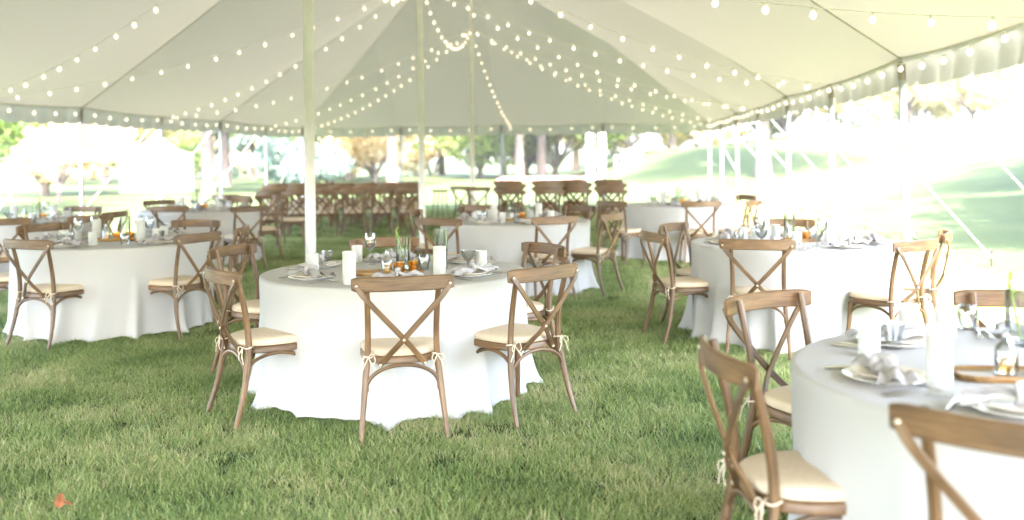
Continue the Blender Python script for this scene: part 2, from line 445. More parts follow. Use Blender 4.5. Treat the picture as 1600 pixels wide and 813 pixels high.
for (c, X, s) in EV:
    x, y = TW(X, s); o = obj('side_pole', spm, tent, (x, y, float(ground_h(x, y))))
    lean = rng.normal(0, .006, 2); o.rotation_euler = (lean[0], lean[1], 0)
    if abs(X - XR) < .01 and abs(s - S0) < .01: o.rotation_euler = (0, -.022, 0); o.location.x += .04
    obj('pole_cap', capm, o, (0, 0, EAVE - .05))
    # guy strap and stake
    ox, os_ = outward(c, X, s); ln = 2.0
    gx_, gy_ = TW(X + ox * ln, s + os_ * ln); gz = float(ground_h(gx_, gy_))
    m = MB(); sweep(m, [(x, y, EAVE + .02), (gx_, gy_, gz + .12)], rrect(.045, .006), ref=(0, 0, 1)); obj('guy_strap', m.mesh('guy_strap', M['strap']), tent)
    m = MB(); lathe(m, [(0, -.2), (.016, -.1), (.016, .2), (.028, .2), (.028, .225), (0, .225)], 8); obj('tent_stake', m.mesh('tent_stake', M['dark_metal']), tent, (gx_, gy_, gz))

# ------------------------------------------------------------------ string lights
bm_ = MB(); lathe(bm_, [(0, -.062), (.016, -.056), (.0265, -.040), (.028, -.028), (.022, -.010), (.012, .004), (0, .004)], 10)
bulb_mesh = bm_.mesh('bulb', M['bulb'], angle=180)
sk = MB(); lathe(sk, [(0, .002), (.0125, .002), (.0125, .03), (0, .032)], 8); socket_mesh = sk.mesh('socket', M['wire'])
def string_light(a, b, sag, label, step=.40, group='strings of bulbs under the canopy', follow=None):
    a = np.array(a, float); b = np.array(b, float); L = np.linalg.norm(b - a); n = max(4, int(L / step))
    t = thing('string_light', label, 'string lights', tuple(a), 0, group)
    pts = []
    for k in range(n * 3 + 1):
        u = k / (n * 3); p = a + (b - a) * u; p[2] -= sag * 4 * u * (1 - u); pts.append(p - a)
    m = MB(); sweep(m, pts, circ(.0026, 5), ref=(0, 0, 1)); obj('wire', m.mesh('wire', M['wire']), t)
    for k in range(n):
        u = (k + .5 + rng.uniform(-.08, .08)) / n; p = a + (b - a) * u; p[2] -= sag * 4 * u * (1 - u) + .028; p = p - a
        o = obj('bulb', bulb_mesh, t, tuple(p)); o.scale = (rng.uniform(.9, 1.1),) * 3; o.rotation_euler = (rng.normal(0, .12), rng.normal(0, .12), 0)
        obj('socket', socket_mesh, o)
HA = 4.5
def cp(i, z=HA): x, y = TW(XC, S0 + BAY * i); return (x, y, z)
def ep(X, i, z=EAVE - .02):
    x, y = TW(X, S0 + BAY * i); return (x, y, z)
XLn, XRn = XC - HALF + .12, XC + HALF - .12
NTH = ['first', 'second', 'third', 'fourth', 'fifth', 'sixth', 'seventh']
nm = {0: 'first', 2: 'second', 4: 'last'}
for i in (0, 2, 4):
    for side, X in (('left', XLn), ('right', XRn)):
        for j in ((i - 1, i + 1) if i < 4 else (i - 1, i + 1, i + 2)):
            where = 'bank side' if side == 'right' else 'marquee side'
            string_light(cp(i), ep(X, j), .30 + .1 * rng.uniform(), f"bulb strand from the {nm[i]} centre pole to {'the far corner' if j == 6 else NTH[5 - j] + ' side pole before the corner'}, {where}", group=f'bulb strands of the {nm[i]} centre pole')
string_light(cp(4), ep(XC + .3, 6), .25, 'strand of globe bulbs from the last centre pole to the far end eave')
string_light(cp(2, 4.55), cp(4, 4.5), .75, 'deeply sagging strand of globe bulbs slung between two centre poles', step=.36)
string_light(cp(0, 4.55), cp(2, 4.55), .75, 'high strand of globe bulbs slung from the first centre pole', step=.36)
BAYN = ['one', 'two', 'three', 'four', 'five', 'six', 'seven', 'eight', 'nine', 'ten', 'eleven']
for k in range(len(EV)):
    (c, Xa, sa), (_, Xb, sb) = EV[k], EV[(k + 1) % len(EV)]
    if c == 'F' or max(sa, sb) < S0 - BAY * 1.5: continue
    if c == 'L' and max(sa, sb) < S0 + BAY * .5: continue
    ia = (XC + (Xa - XC) * .985, S0 + BAY * 1 + (sa - S0 - BAY) * .985); ib = (XC + (Xb - XC) * .985, S0 + BAY + (sb - S0 - BAY) * .985)
    xa, ya = TW(*ia); xb, yb = TW(*ib)
    wh = {'R': 'eave above the bank side', 'B': 'far end eave', 'L': 'eave above the marquee side'}[c if not (c == 'L' and k + 1 < len(EV) and EV[k + 1][0] == 'F') else 'L']
    string_light((xa, ya, EAVE - .05), (xb, yb, EAVE - .05), .05, f'short strand of dim globe bulbs on the {wh}, bay {BAYN[k % 11]}', step=.6, group=f'perimeter bulb strands, {wh}')

# ------------------------------------------------------------------ chair
def chair_meshes():
    D = {}
    def leg(sx):
        p = catmull([(sx * .228, -.285, 0), (sx * .214, -.232, .16), (sx * .196, -.196, .34), (sx * .184, -.183, .47), (sx * .183, -.200, .64), (sx * .192, -.255, .868)], 22)
        m = MB(); s = [.78 + .35 * min(1, z / .3) if z < .3 else 1.13 - .2 * (z - .3) / .57 for z in p[:, 2]]
        sweep(m, p, rrect(.030, .030, .55), ref=(0, 1, 0), scale=s); return m.mesh('rear_leg', M['wood'])
    D['rear_leg'] = [leg(1), leg(-1)]
    m = MB(); t = np.linspace(-1, 1, 25); pth = [(.268 * a, -.318 + .058 * a * a, .838 + .004 * (1 - a * a)) for a in t]
    sweep(m, pth, rrect(.078, .021, .6), ref=(0, 1, 0), scale=[.80 if abs(a) > .99 else (.94 if abs(a) > .9 else 1) for a in t])
    D['top_rail'] = [m.mesh('top_rail', M['wood'])]
    def cross(sx, off):
        m = MB(); p = catmull([(sx * .252, -.279, .838), (sx * .19, -.292, .755), (0, -.262 - off, .545), (-sx * .07, -.228 - off * .5, .462), (-sx * .122, -.205, .398)], 20)
        sweep(m, p, rrect(.029, .011, .5), ref=(0, 1, 0)); return m.mesh('cross_bar', M['wood'])
    D['cross_bar'] = [cross(1, .012), cross(-1, -.002)]
    def outline(n, grow=0):
        o = []
        for k in range(n):
            a = 2 * math.pi * k / n; c, s = math.cos(a), math.sin(a); e = 2 / 2.9
            y = .212 * math.copysign(abs(s) ** e, s); w = .205 + .022 * (y / .212)
            o.append((w * math.copysign(abs(c) ** e, c), y)) 
        return [(x * (1 + grow), y * (1 + grow)) for x, y in o]
    def slab(rings, name, material, n=36):
        mb = MB(); o = outline(n); vs = []
        for (k, z) in rings: vs += [(x * k, y * k, z) for x, y in o]
        fs = []; uv = []
        for i in range(len(rings) - 1):
            for k in range(n):
                l = (k + 1) % n; fs.append((i * n + k, i * n + l, (i + 1) * n + l, (i + 1) * n + k))
                uv.append([(k / n * 1.3, rings[i][1]), ((k + 1) / n * 1.3, rings[i][1]), ((k + 1) / n * 1.3, rings[i + 1][1]), (k / n * 1.3, rings[i + 1][1])])
        fs.append(tuple(reversed(range(n)))); uv.append([o[n - 1 - k] for k in range(n)])
        fs.append(tuple((len(rings) - 1) * n + k for k in range(n))); uv.append([o[k] for k in range(n)])
        mb.add(vs, fs, uv); return mb.mesh(name, material, angle=50)
    D['seat_frame'] = [slab([(.97, .402), (1.0, .407), (1.0, .436), (.975, .441)], 'seat_frame', M['wood'])]
    D['cushion'] = [slab([(.90, .4412), (.965, .444), (.985, .452), (.985, .464), (.965, .474), (.90, .482), (.7, .488), (.4, .490), (.1, .491)], 'cushion', M['cushion'])]
    def fl(sx):
        m = MB(); p = catmull([(sx * .172, .158, .405), (sx * .182, .170, .22), (sx * .205, .198, 0)], 12)
        sweep(m, p, rrect(.032, .032, .55), ref=(0, 1, 0), scale=np.linspace(1.08, .78, 12)); return m.mesh('front_leg', M['wood'])
    D['front_leg'] = [fl(1), fl(-1)]
    def arch(p0, p1, top, drop=.25):
        p0 = np.array(p0); p1 = np.array(p1); pts = []
        for k in range(25):
            a = math.pi * k / 24; u = (1 - math.cos(a)) / 2; q = p0 * (1 - u) + p1 * u
            q[2] = p0[2] + (top - p0[2]) * math.sin(a) ** .8; pts.append(q)
        m = MB(); d = p1 - p0; sweep(m, pts, circ(.0105, 8), ref=(-d[1], d[0], 0)); return m.mesh('arch_brace', M['wood'])
    D['arch_brace'] = [arch((-.196, -.205, .255), (.196, -.205, .255), .396), arch((.192, -.21, .265), (.178, .168, .265), .396),
                       arch((-.192, -.21, .265), (-.178, .168, .265), .396), arch((-.176, .176, .265), (.176, .176, .265), .396)]
    def tie(sx, seed):
        r = random.Random(seed); m = MB(); c = np.array((sx * .184, -.205, .447))
        ring = [c + np.array((.024 * math.cos(a), .02 + .026 * math.sin(a), .004 * math.sin(2 * a))) for a in np.linspace(0, 2 * math.pi, 14)[:-1]]
        sweep(m, ring, circ(.0038, 5), ref=(0, 0, 1), closed=True)
        k0 = c + np.array((0, -.012, 0))
        for d, ln in ((1, .036), (-1, .032)):
            pts = catmull([k0, k0 + np.array((d * ln * .6, -.012, .012 + r.uniform(-.01, .01))), k0 + np.array((d * ln, -.016, -.016)), k0 + np.array((d * ln * .55, -.014, -.032)), k0], 14)
            sweep(m, pts, circ(.0028, 5), ref=(0, 1, .2))
            pts = catmull([k0, k0 + np.array((d * .018, -.014, -.035)), k0 + np.array((d * (.022 + r.uniform(0, .02)), -.012, -.062 - r.uniform(0, .03)))], 8)
            sweep(m, pts, circ(.0028, 5), ref=(0, 1, .2))
        return m.mesh('cushion_tie', M['tie'])
    D['cushion_tie'] = [tie(1, 1), tie(-1, 2)]
    m = MB(); 
    lathe(m, [(.0085, 0), (.0075, .003), (.004, .0052), (0, .006)], 8); bm = m.mesh('bolt', M['bolt'])
    D['bolt'] = [bm]
    D['bolt_at'] = [(.245, -.2865, .832), (-.245, -.2865, .832), (.0, -.279, .540), (.118, -.212, .402), (-.118, -.212, .402)]
    return D
CH = chair_meshes()
def chair(x, y, face, label, group, detail=2, z=0.0, tilt=(0, 0)):
    """x, y: centre of the seat on the ground; face: heading in degrees (0 = +X)"""
    t = thing('cross_back_chair', label, 'chair', (x, y, z), math.radians(face - 90), group)
    t.rotation_euler = (tilt[0], tilt[1], math.radians(face - 90))
    for nme in ('rear_leg', 'top_rail', 'cross_bar', 'seat_frame', 'cushion', 'front_leg', 'arch_brace'):
        for me in CH[nme]: obj(nme, me, t)
    if detail > 0:
        for me in CH['cushion_tie']: obj('cushion_tie', me, t)
    if detail > 1:
        for p in CH['bolt_at']:
            o = obj('bolt', CH['bolt'][0], t, p); o.rotation_euler = (math.pi / 2, 0, 0)
    return t
RO = .305                                                  # rail centre behind the seat centre
def chair_rail(rx, ry, face, *a, **k):
    f = math.radians(face); return chair(rx + RO * math.cos(f), ry + RO * math.sin(f), face, *a, **k)

# ------------------------------------------------------------------ tables
TR = .84
def cloth_mesh(seed):
    r = np.random.default_rng(seed); nt = 300; 
    th = np.linspace(0, 2 * np.pi, nt, endpoint=False)
    nf = int(r.integers(20, 25))
    ctr = np.sort((np.arange(nf) + r.uniform(-.38, .38, nf)) * 2 * np.pi / nf)
    wid = r.uniform(.035, .08, nf); amp = r.uniform(.25, 1.0, nf); lean = r.uniform(-.10, .10, nf); start = r.uniform(0, .35, nf)
    low = .3 * np.sin(3 * th + r.uniform(0, 6)) + .25 * np.sin(5 * th + r.uniform(0, 6))
    fine = .25 * np.sin(23 * th + r.uniform(0, 6)) * (.5 + .5 * np.sin(4 * th + 1))
    twist = r.uniform(-.03, .03) + .03 * np.sin(2 * th + r.uniform(0, 6))
    def folds(t):
        f_ = np.zeros(nt)
        for c, w, a_, l_, s_ in zip(ctr, wid, amp, lean, start):
            k_ = max(0.0, (t - s_) / (1 - s_)); d = (th - c - l_ * t + np.pi) % (2 * np.pi) - np.pi
            ww = np.where(d > 0, w * 1.35, w * .8); f_ += a_ * k_ ** .7 * np.exp(-np.abs(d / ww) ** 1.7)
        return f_
    fold = folds(1.0)
    prof = [(0.02, 0), (.25, 0), (.5, 0), (.68, 0), (.78, 0), (.825, 0), (.838, -.001), (.846, -.006), (.850, -.016)]
    rows = []
    for rr, dz in prof: rows.append((rr * np.cos(th), rr * np.sin(th), np.full(nt, .765 + dz)))
    nd = 34; hem = .008 + .026 * np.clip(.75 - fold + .4 * low, 0, 1)
    for k in range(1, nd + 1):
        t = k / nd; z0 = .749 + (hem - .749) * t
        R_ = .851 + .010 * t + .115 * t ** .9 * (folds(t) - .24) + t * (.012 * low + .010 * fine)
        R_ = np.maximum(R_, .826 + .003 * fine)
        pool = max(0, (t - .86) / .14)
        R_ = R_ + pool ** 2 * (.008 + .03 * fold)
        R_ = R_ + .006 * np.sin(9 * t + 6 * th) * t
        a = th + twist * t
        z = z0 + pool ** 2 * .004 * np.sin(31 * th)
        rows.append((R_ * np.cos(a), R_ * np.sin(a), np.maximum(z, .008)))
    vs = np.concatenate([np.stack(q, 1) for q in rows]); nr = len(rows)
    fs = [(i * nt + k, (i + 1) * nt + k, (i + 1) * nt + (k + 1) % nt, i * nt + (k + 1) % nt) for i in range(nr - 1) for k in range(nt)]
    fs.append(tuple(range(nt)))
    m = bpy.data.meshes.new('tablecloth'); m.from_pydata(vs.tolist(), [], fs); m.polygons.foreach_set('use_smooth', [True] * len(fs))
    m.materials.append(M['cloth']); m.update(); return m
CLOTH = [cloth_mesh(11), cloth_mesh(23), cloth_mesh(37)]
mt = MB(); lathe(mt, [(0, .73), (.80, .73), (.82, .735), (.82, .755), (.80, .762), (0, .762)], 40); top_m = mt.mesh('table_top', simple('plywood', (.42, .30, .18), .7))
ml = MB(); sweep(ml, catmull([(.5, .5, .73), (.5, .5, .4), (.52, .52, 0)], 8), circ(.014, 8), ref=(1, 0, 0)); leg_m = ml.mesh('table_leg', M['dark_metal'])
TABLES = {  # centre, phrase
    'A': ((-.77, 6.17), 'the lone middle table'),
    'B': ((1.80, 3.15), 'the table by the askew chair'),
    'C': ((2.34, 7.88), 'the table beside the leaning pole'),
    'D': ((.03, 10.85), 'the table before the chair stacks'),
    'E': ((2.46, 13.99), 'the table between stacks and bank'),
    'F': ((-3.63, 8.66), 'the table near the first centre pole'),
    'G': ((-4.58, 13.92), 'the table beside the ceremony rows'),
    'H': ((-5.95, 11.75), 'the table nearest the forked tree'),
}
for q, (k, (c, ph)) in enumerate(TABLES.items()):
    t = thing('round_table', f'round folding table hidden under white cloth, {ph}', 'table', (c[0], c[1], 0), .3 * q, 'round dining tables')
    obj('table_top', top_m, t)
    for s in range(4): obj('table_leg', leg_m, t, (0, 0, 0), s * math.pi / 2)
    o = obj('tablecloth', CLOTH[q % 3], None, (c[0], c[1], 0), (2.35, .9, 4.0, 5.1, 1.7, 2.9, .2, 3.3)[q])
    tag(o, f'floor-length white cloth over {ph}', 'tablecloth', 'white tablecloths')

SECT = ['bank', 'bank-and-rows', 'ceremony-rows', 'marquee-and-rows', 'marquee', 'marquee-and-grass', 'open-grass', 'bank-and-grass']
def sector(x, y, c): return SECT[int(round(math.degrees(math.atan2(y - c[1], x - c[0])) / 45)) % 8] + ' side'
# chairs round the tables: rail centres read off the photograph
def face_to(rx, ry, c): return math.degrees(math.atan2(c[1] - ry, c[0] - rx))
def ring(key, spots, detail):
    c, ph = TABLES[key]
    for sp in spots:
        rx, ry = sp[0], sp[1]; d = math.hypot(rx - c[0], ry - c[1])
        if len(sp) < 4 and d < 1.16: rx = c[0] + (rx - c[0]) * 1.16 / d; ry = c[1] + (ry - c[1]) * 1.16 / d
        fa = face_to(rx, ry, c) + (sp[2] if len(sp) > 2 else 0)
        chair_rail(rx, ry, fa, 'sunlit wooden cross-back chair standing right by the leaning pole' if (rx > 3.1 and key == 'C') else f'wooden cross-back chair on the {sector(rx, ry, c)} of {ph}', f'chairs at {ph}', detail)
ring('A', [(-.57, 4.96, 3), (-1.69, 5.39, -4), (-2.04, 6.81, 6), (.20, 5.34, -8), (.22, 6.71, 4), (-1.0, 7.38, 2)], 2)
ring('B', [(.67, 3.05, 0), (1.11, 4.25, 0), (2.22, 4.15, 0)], 2)
chair_rail(1.13, 2.19, 52, 'wooden cross-back chair pulled out askew near the open tent corner', 'chairs at ' + TABLES['B'][1], 2)
ring('C', [(1.80, 6.94, 12), (1.10, 7.67, 4), (1.43, 8.58, 0), (2.58, 9.0, 0), (2.88, 6.70, 10), (3.25, 7.5, 0)], 2)
ring('D', [(-.77, 9.64, 10), (.45, 9.72, 4), (.85, 11.82, 0), (1.1, 10.18, 0), (-.45, 12.08, 0), (-1.2, 11.2, 0)], 1)
ring('E', [(2.5, 12.55, 0), (3.40, 14.3, 0), (3.28, 12.75, 20), (1.32, 12.9, 0)], 1)
ring('F', [(-3.86, 7.60, -10), (-2.62, 8.02, 6), (-2.47, 8.81, 0), (-3.25, 9.80, 10), (-4.65, 9.38, 0), (-4.85, 8.5, 0)], 2)
ring('G', [(-3.44, 12.51, 0), (-4.62, 12.75, 0), (-5.45, 14.65, 0), (-3.42, 14.25, 0), (-4.35, 15.1, 0)], 1)
ring('H', [(-4.75, 10.75, 0), (-5.80, 12.9, 0), (-5.55, 10.35, 0, 1), (-4.80, 11.55, 0)], 1)

# ceremony rows and stacks
ROWN = ['first', 'second', 'third', 'fourth', 'fifth', 'sixth', 'seventh']
for r_, (yy, xs) in enumerate([(18.3 + 1.15 * k, np.linspace(-4.6 - .26 * k, -2.0 - .1 * k, 6 if k < 2 else 7)) for k in range(6)]):
    for q, x in enumerate(xs):
        pos = NTH[len(xs) - 1 - q] + ' from the aisle'
        chair(x + rng.normal(0, .03), yy + rng.normal(0, .05), 96 + rng.normal(0, 5), f'wooden cross-back chair {pos} in the {ROWN[r_]} ceremony row from the tables', 'chairs in the ceremony rows', 0)
for (x, y, fa) in [(-4.75, 15.9, 250), (-4.2, 16.6, 100), (-5.0, 17.0, 80), (-3.75, 16.2, 15)]:
    chair(x, y, fa, 'loose wooden cross-back chair between the corner table and the ceremony rows', 'loose chairs by the ceremony rows', 0)
stk = ['beside the aisle', 'second from the aisle', 'third from the aisle', 'farthest from the aisle']
for q, (px, yy, fa) in enumerate([(800, 17.6, 78), (852, 17.6, 100), (900, 17.8, 82), (957, 17.5, 75)]):
    x = (px - 800) / FPX * yy
    for k in range(4):
        chair(x + .022 * (-1) ** k, yy + .03 * k, fa + 3 * (-1) ** k, f"{('bottom', 'second', 'third', 'topmost')[k]} wooden cross-back chair of the stack {stk[q]}", f'stack of chairs {stk[q]}', 0, z=.055 * k, tilt=(-.012 * k, 0))
for (x, y, fa) in [(-.75, 19.6, 100), (-.95, 20.2, 60)]:
    chair(x, y, fa, 'wooden cross-back chair standing alone in the aisle by the last centre pole', 'chairs in the aisle', 0)
st = thing('stool', 'small round-topped bar stool in the aisle beyond the middle centre pole', 'stool', (-1.75, 23.0, 0))
m = MB(); lathe(m, [(0, .66), (.2, .66), (.21, .68), (.2, .70), (0, .70)], 20); obj('seat', m.mesh('seat', M['wood']), st)
for s in range(4):
    m = MB(); a = s * math.pi / 2 + .4; sweep(m, [(.13 * math.cos(a), .13 * math.sin(a), .66), (.22 * math.cos(a), .22 * math.sin(a), 0)], circ(.014, 6), ref=(0, 0, 1)); obj('leg', m.mesh('leg', M['wood']), st)

# ------------------------------------------------------------------ tableware
def vessel(r0, r1, h, wall=.003, base=.008, n=20, rib=0, ribn=0, bulge=0, steps=6):
    out = []; inn = []
    for k in range(steps + 1):
        t = k / steps; r = r0 + (r1 - r0) * t + bulge * math.sin(math.pi * t); out.append((r, h * t))
        inn.append((max(.001, r - wall), base + (h - base) * t))
    m = MB(); lathe(m, [(0, 0)] + out + list(reversed(inn)) + [(0, base)], n, rib=rib, ribn=ribn); return m
MESH = {}
MESH['tumbler'] = vessel(.026, .040, .095, rib=.04, ribn=10, n=40).mesh('tumbler', M['cut_glass'], angle=30)
MESH['stemless'] = vessel(.028, .034, .10, bulge=.010).mesh('stemless_glass', M['glass'], angle=50)
m = MB(); lathe(m, [(0, 0), (.034, 0), (.034, .003), (.006, .008), (.0045, .03), (.0045, .085), (.012, .095), (.036, .125), (.041, .15), (.038, .19), (.033, .215), (.0315, .215), (.0365, .19), (.039, .15), (.034, .127), (0, .1)], 24)
MESH['wine'] = m.mesh('wine_glass', M['glass'], angle=40)
m = MB(); lathe(m, [(0, 0), (.036, 0), (.034, .005), (.008, .012), (.007, .05), (.02, .06), (.045, .09), (.052, .125), (.050, .125), (.043, .092), (.018, .064), (0, .06)], 28, rib=.03, ribn=8)
MESH['coupe'] = m.mesh('coupe', M['cut_glass'], angle=35)
def ribbed(h, r):
    prof = [(0, 0), (r * .95, 0)]
    n = int(h / .011)
    for k in range(n):
        z = .004 + k * (h - .008) / n; dz = (h - .008) / n
        prof += [(r * .955, z), (r, z + dz * .35), (r, z + dz * .65)]
    prof += [(r * .97, h), (r * .90, h), (r * .88, h * .55), (0, h * .55)]
    m = MB(); lathe(m, prof, 24); return m.mesh('candle_holder', M['frost'], angle=50)
MESH['ribbed'] = ribbed(.115, .039); MESH['ribbed_tall'] = ribbed(.19, .040)
MESH['hurricane'] = vessel(.038, .044, .26, rib=.03, ribn=12, n=48).mesh('hurricane', M['cut_glass'], angle=30)
m = MB(); lathe(m, [(0, .012), (.036, .012), (.036, .11), (0, .112)], 20); MESH['candle'] = m.mesh('candle', M['frost'])
MESH['vase'] = vessel(.047, .047, .215, wall=.003, base=.012, n=28).mesh('glass_cylinder', M['glass'], angle=40)
m = MB(); lathe(m, [(0, .013), (.0432, .013), (.0432, .12), (0, .12)], 24); MESH['vase_water'] = m.mesh('water_fill', M['water'], angle=40)
m = MB(); pth = catmull([(.01, 0, .02), (-.01, .004, .12), (-.03, .002, .20), (-.045, 0, .255)], 12); sweep(m, pth, circ(.004, 6), ref=(1, 0, 0))
for k in range(9):
    q = pth[6 + k * 5 // 8]; a = k * 2.4; d = np.array((math.cos(a) * .022, math.sin(a) * .022, .03))
    w = np.array((-math.sin(a) * .007, math.cos(a) * .007, 0)); m.add([q, q + d * .5 + w, q + d, q + d * .5 - w], [(0, 1, 2, 3)])
MESH['stem'] = m.mesh('green_stem', M['green_stem'])
m = MB(); lathe(m, [(0, 0), (.034, 0), (.036, .01), (.036, .075), (.030, .09), (.014, .105), (.012, .135), (.015, .137), (.015, .145), (.011, .145), (.009, .105), (.033, .072), (.033, .008), (0, .006)], 22); MESH['bottle'] = m.mesh('bottle', M['glass'], angle=45)
m = MB(); lathe(m, [(0, .008), (.0315, .008), (.0315, .055), (0, .055)], 18); MESH['bottle_fill'] = m.mesh('amber_oil', M['amber'])
MESH['votive'] = vessel(.030, .034, .066, wall=.004, rib=.035, ribn=12, n=36).mesh('votive', M['amber'], angle=30)
m = MB(); lathe(m, [(0, .009), (.024, .009), (.024, .036), (0, .036)], 14); MESH['wax'] = m.mesh('wax', simple('wax', (.85, .72, .48), .5))
m = MB(); lathe(m, [(0, 0), (.085, 0), (.09, .004), (.132, .014), (.137, .017), (.136, .019), (.09, .009), (0, .008)], 44); MESH['dinner'] = m.mesh('dinner_plate', M['porcelain'], angle=60)
m = MB(); lathe(m, [(0, 0), (.06, 0), (.066, .004), (.104, .013), (.108, .017), (.107, .019), (.07, .009), (0, .008)], 40); MESH['salad'] = m.mesh('salad_plate', M['cream_plate'], angle=60)
def napkin_meshes(seed):
    r = np.random.default_rng(seed); nu, nv = 40, 18; vs = []; ph = r.uniform(0, 6, 6)
    for i in range(nu + 1):
        u = i / nu * 2 - 1; L = .165 * u + .01 * math.sin(2 * u + ph[0])
        w = .020 + .052 * abs(u) ** .75 + .006 * math.sin(7 * u + ph[1])
        for j in range(nv + 1):
            v = j / nv * 2 - 1
            y = w * v + .035 * math.sin(1.6 * u + ph[2]) * abs(u)
            z = .016 + .016 * (1 - v * v) + .011 * math.cos(6.5 * v + ph[3] + 2 * u) * (.4 + abs(u)) + .012 * math.exp(-(u / .2) ** 2) + .006 * math.sin(9 * u + ph[4])
            z -= .012 * max(0, abs(u) - .75) / .25
            vs.append((L + .006 * math.sin(5 * v + ph[5]), y, max(z, .004)))
    fs = [(i * (nv + 1) + j, (i + 1) * (nv + 1) + j, (i + 1) * (nv + 1) + j + 1, i * (nv + 1) + j + 1) for i in range(nu) for j in range(nv)]
    a = MB().add(vs, fs).mesh('napkin', M['napkin'], angle=180)
    m = MB(); pts = [(.012 * math.sin(a_) * math.sin(2 * a_) + .01 * math.cos(a_), .027 * math.cos(a_), .034 + .026 * math.sin(a_) + .004 * math.sin(3 * a_)) for a_ in np.linspace(0, 2 * math.pi, 22)[:-1]]
    sweep(m, pts, rrect(.030, .013, .9), ref=(1, 0, 0), closed=True); b = m.mesh('knot', M['napkin'], angle=180)
    return a, b
NAP = [napkin_meshes(k) for k in range(4)]
def knife_mesh():
    m = MB(); p = catmull([(0, -.11, .005), (0, -.02, .007), (0, .0, .006)], 8); sweep(m, p, rrect(.015, .007, .8), ref=(0, 0, 1), scale=[.75, 1.1, 1.1, 1, 1, .95, .85, .7])
    p = catmull([(0, 0, .006), (.002, .06, .004), (.004, .115, .003)], 8); sweep(m, p, rrect(.019, .0022, .4), ref=(0, 0, 1), scale=[.6, .95, 1, 1, 1, .95, .8, .35]); return m.mesh('knife', M['silver'])
def fork_mesh():
    m = MB(); p = catmull([(0, -.10, .004), (0, -.02, .008), (0, .035, .010), (0, .055, .006)], 10); sweep(m, p, rrect(.012, .003, .6), ref=(0, 0, 1), scale=[1.3, 1.2, 1, .8, .6, .5, .5, .7, 1.3, 1.9])
    for k in (-1.5, -.5, .5, 1.5): sweep(m, catmull([(k * .006, .052, .006), (k * .0062, .075, .003), (k * .006, .10, .007)], 5), rrect(.0032, .002), ref=(0, 0, 1), scale=[1, 1, 1, .9, .5])
    return m.mesh('fork', M['silver'])
MESH['knife'] = knife_mesh(); MESH['fork'] = fork_mesh()
def tray_mesh():
    m = MB(); n = 40; vs = []
    for (k, z) in ((.96, 0), (1, .004), (1.03, .018), (1.0, .022), (.93, .014), (.3, .013)):
        for i in range(n):
            a = 2 * math.pi * i / n; e = 2 / 4
            x = .215 * math.copysign(abs(math.cos(a)) ** e, math.cos(a)); y = .085 * math.copysign(abs(math.sin(a)) ** e, math.sin(a))
            w = 1 + .03 * math.sin(5 * a) + .02 * math.sin(9 * a + 1); vs.append((x * k * w, y * k * w, z))
    fs = [(r * n + i, r * n + (i + 1) % n, (r + 1) * n + (i + 1) % n, (r + 1) * n + i) for r in range(5) for i in range(n)]
    uv = [[(vs[i][0], vs[i][1]) for i in f] for f in fs]
    fs += [tuple(reversed(range(n))), tuple(5 * n + i for i in range(n))]; uv += [[(0, 0)] * n] * 2
    m.add(vs, fs, uv); return m.mesh('tray', M['tray'], angle=40)
MESH['tray'] = tray_mesh()
TZ = .7655
SPEC = {  # mesh, object name, label, category
    'tumbler': ('cut_glass_tumbler', 'flared cut-glass tumbler on {}', 'glass'),
    'stemless': ('stemless_glass', 'clear stemless glass on {}', 'glass'),
    'wine': ('wine_glass', 'tall clear stemmed wine glass on {}', 'glass'),
    'coupe': ('coupe_glass', 'wide faceted coupe glass on {}', 'glass'),
    'ribbed': ('candle_holder', 'short frosted ribbed candle holder on {}', 'candle holder'),
    'ribbed_tall': ('candle_holder', 'tall frosted ribbed candle holder on {}', 'candle holder'),
    'hurricane': ('hurricane_glass', 'tall fluted hurricane candle glass on {}', 'candle holder'),
    'vase': ('glass_cylinder_vase', 'water-filled cylinder with green sprig on {}', 'vase'),
    'bottle': ('small_bottle', 'small bottle of amber liquid on {}', 'bottle'),
    'votive': ('amber_votive', 'faceted amber votive on {}', 'votive'),
    'tray': ('wooden_tray', 'oblong wooden tray at the centre of {}', 'tray'),
}
PH = {k: v[1] for k, v in TABLES.items()}
def ware(kind, key, x, y, rz=0.0, dz=0.0):
    nme, lab, cat = SPEC[kind]
    if kind != 'tray': lab = lab.replace('{}', sector(x, y, TABLES[key][0]) + ' of {}')
    if kind in ('vase', 'bottle', 'votive', 'hurricane'):
        t = thing(nme, lab.format(PH[key]), cat, (x, y, TZ + dz), rz, f'{cat}s on {PH[key]}')
        if kind == 'vase': obj('glass_cylinder', MESH['vase'], t); obj('water_fill', MESH['vase_water'], t); obj('sprig', MESH['stem'], t)
        if kind == 'bottle': obj('bottle_glass', MESH['bottle'], t); obj('amber_oil', MESH['bottle_fill'], t)
        if kind == 'votive': obj('cup', MESH['votive'], t); obj('wax', MESH['wax'], t)
        if kind == 'hurricane': obj('glass_tube', MESH['hurricane'], t); obj('candle', MESH['candle'], t)
        return t
    o = obj(nme, MESH[kind], None, (x, y, TZ + dz), rz); return tag(o, lab.format(PH[key]), cat, f'{cat}s on {PH[key]}')
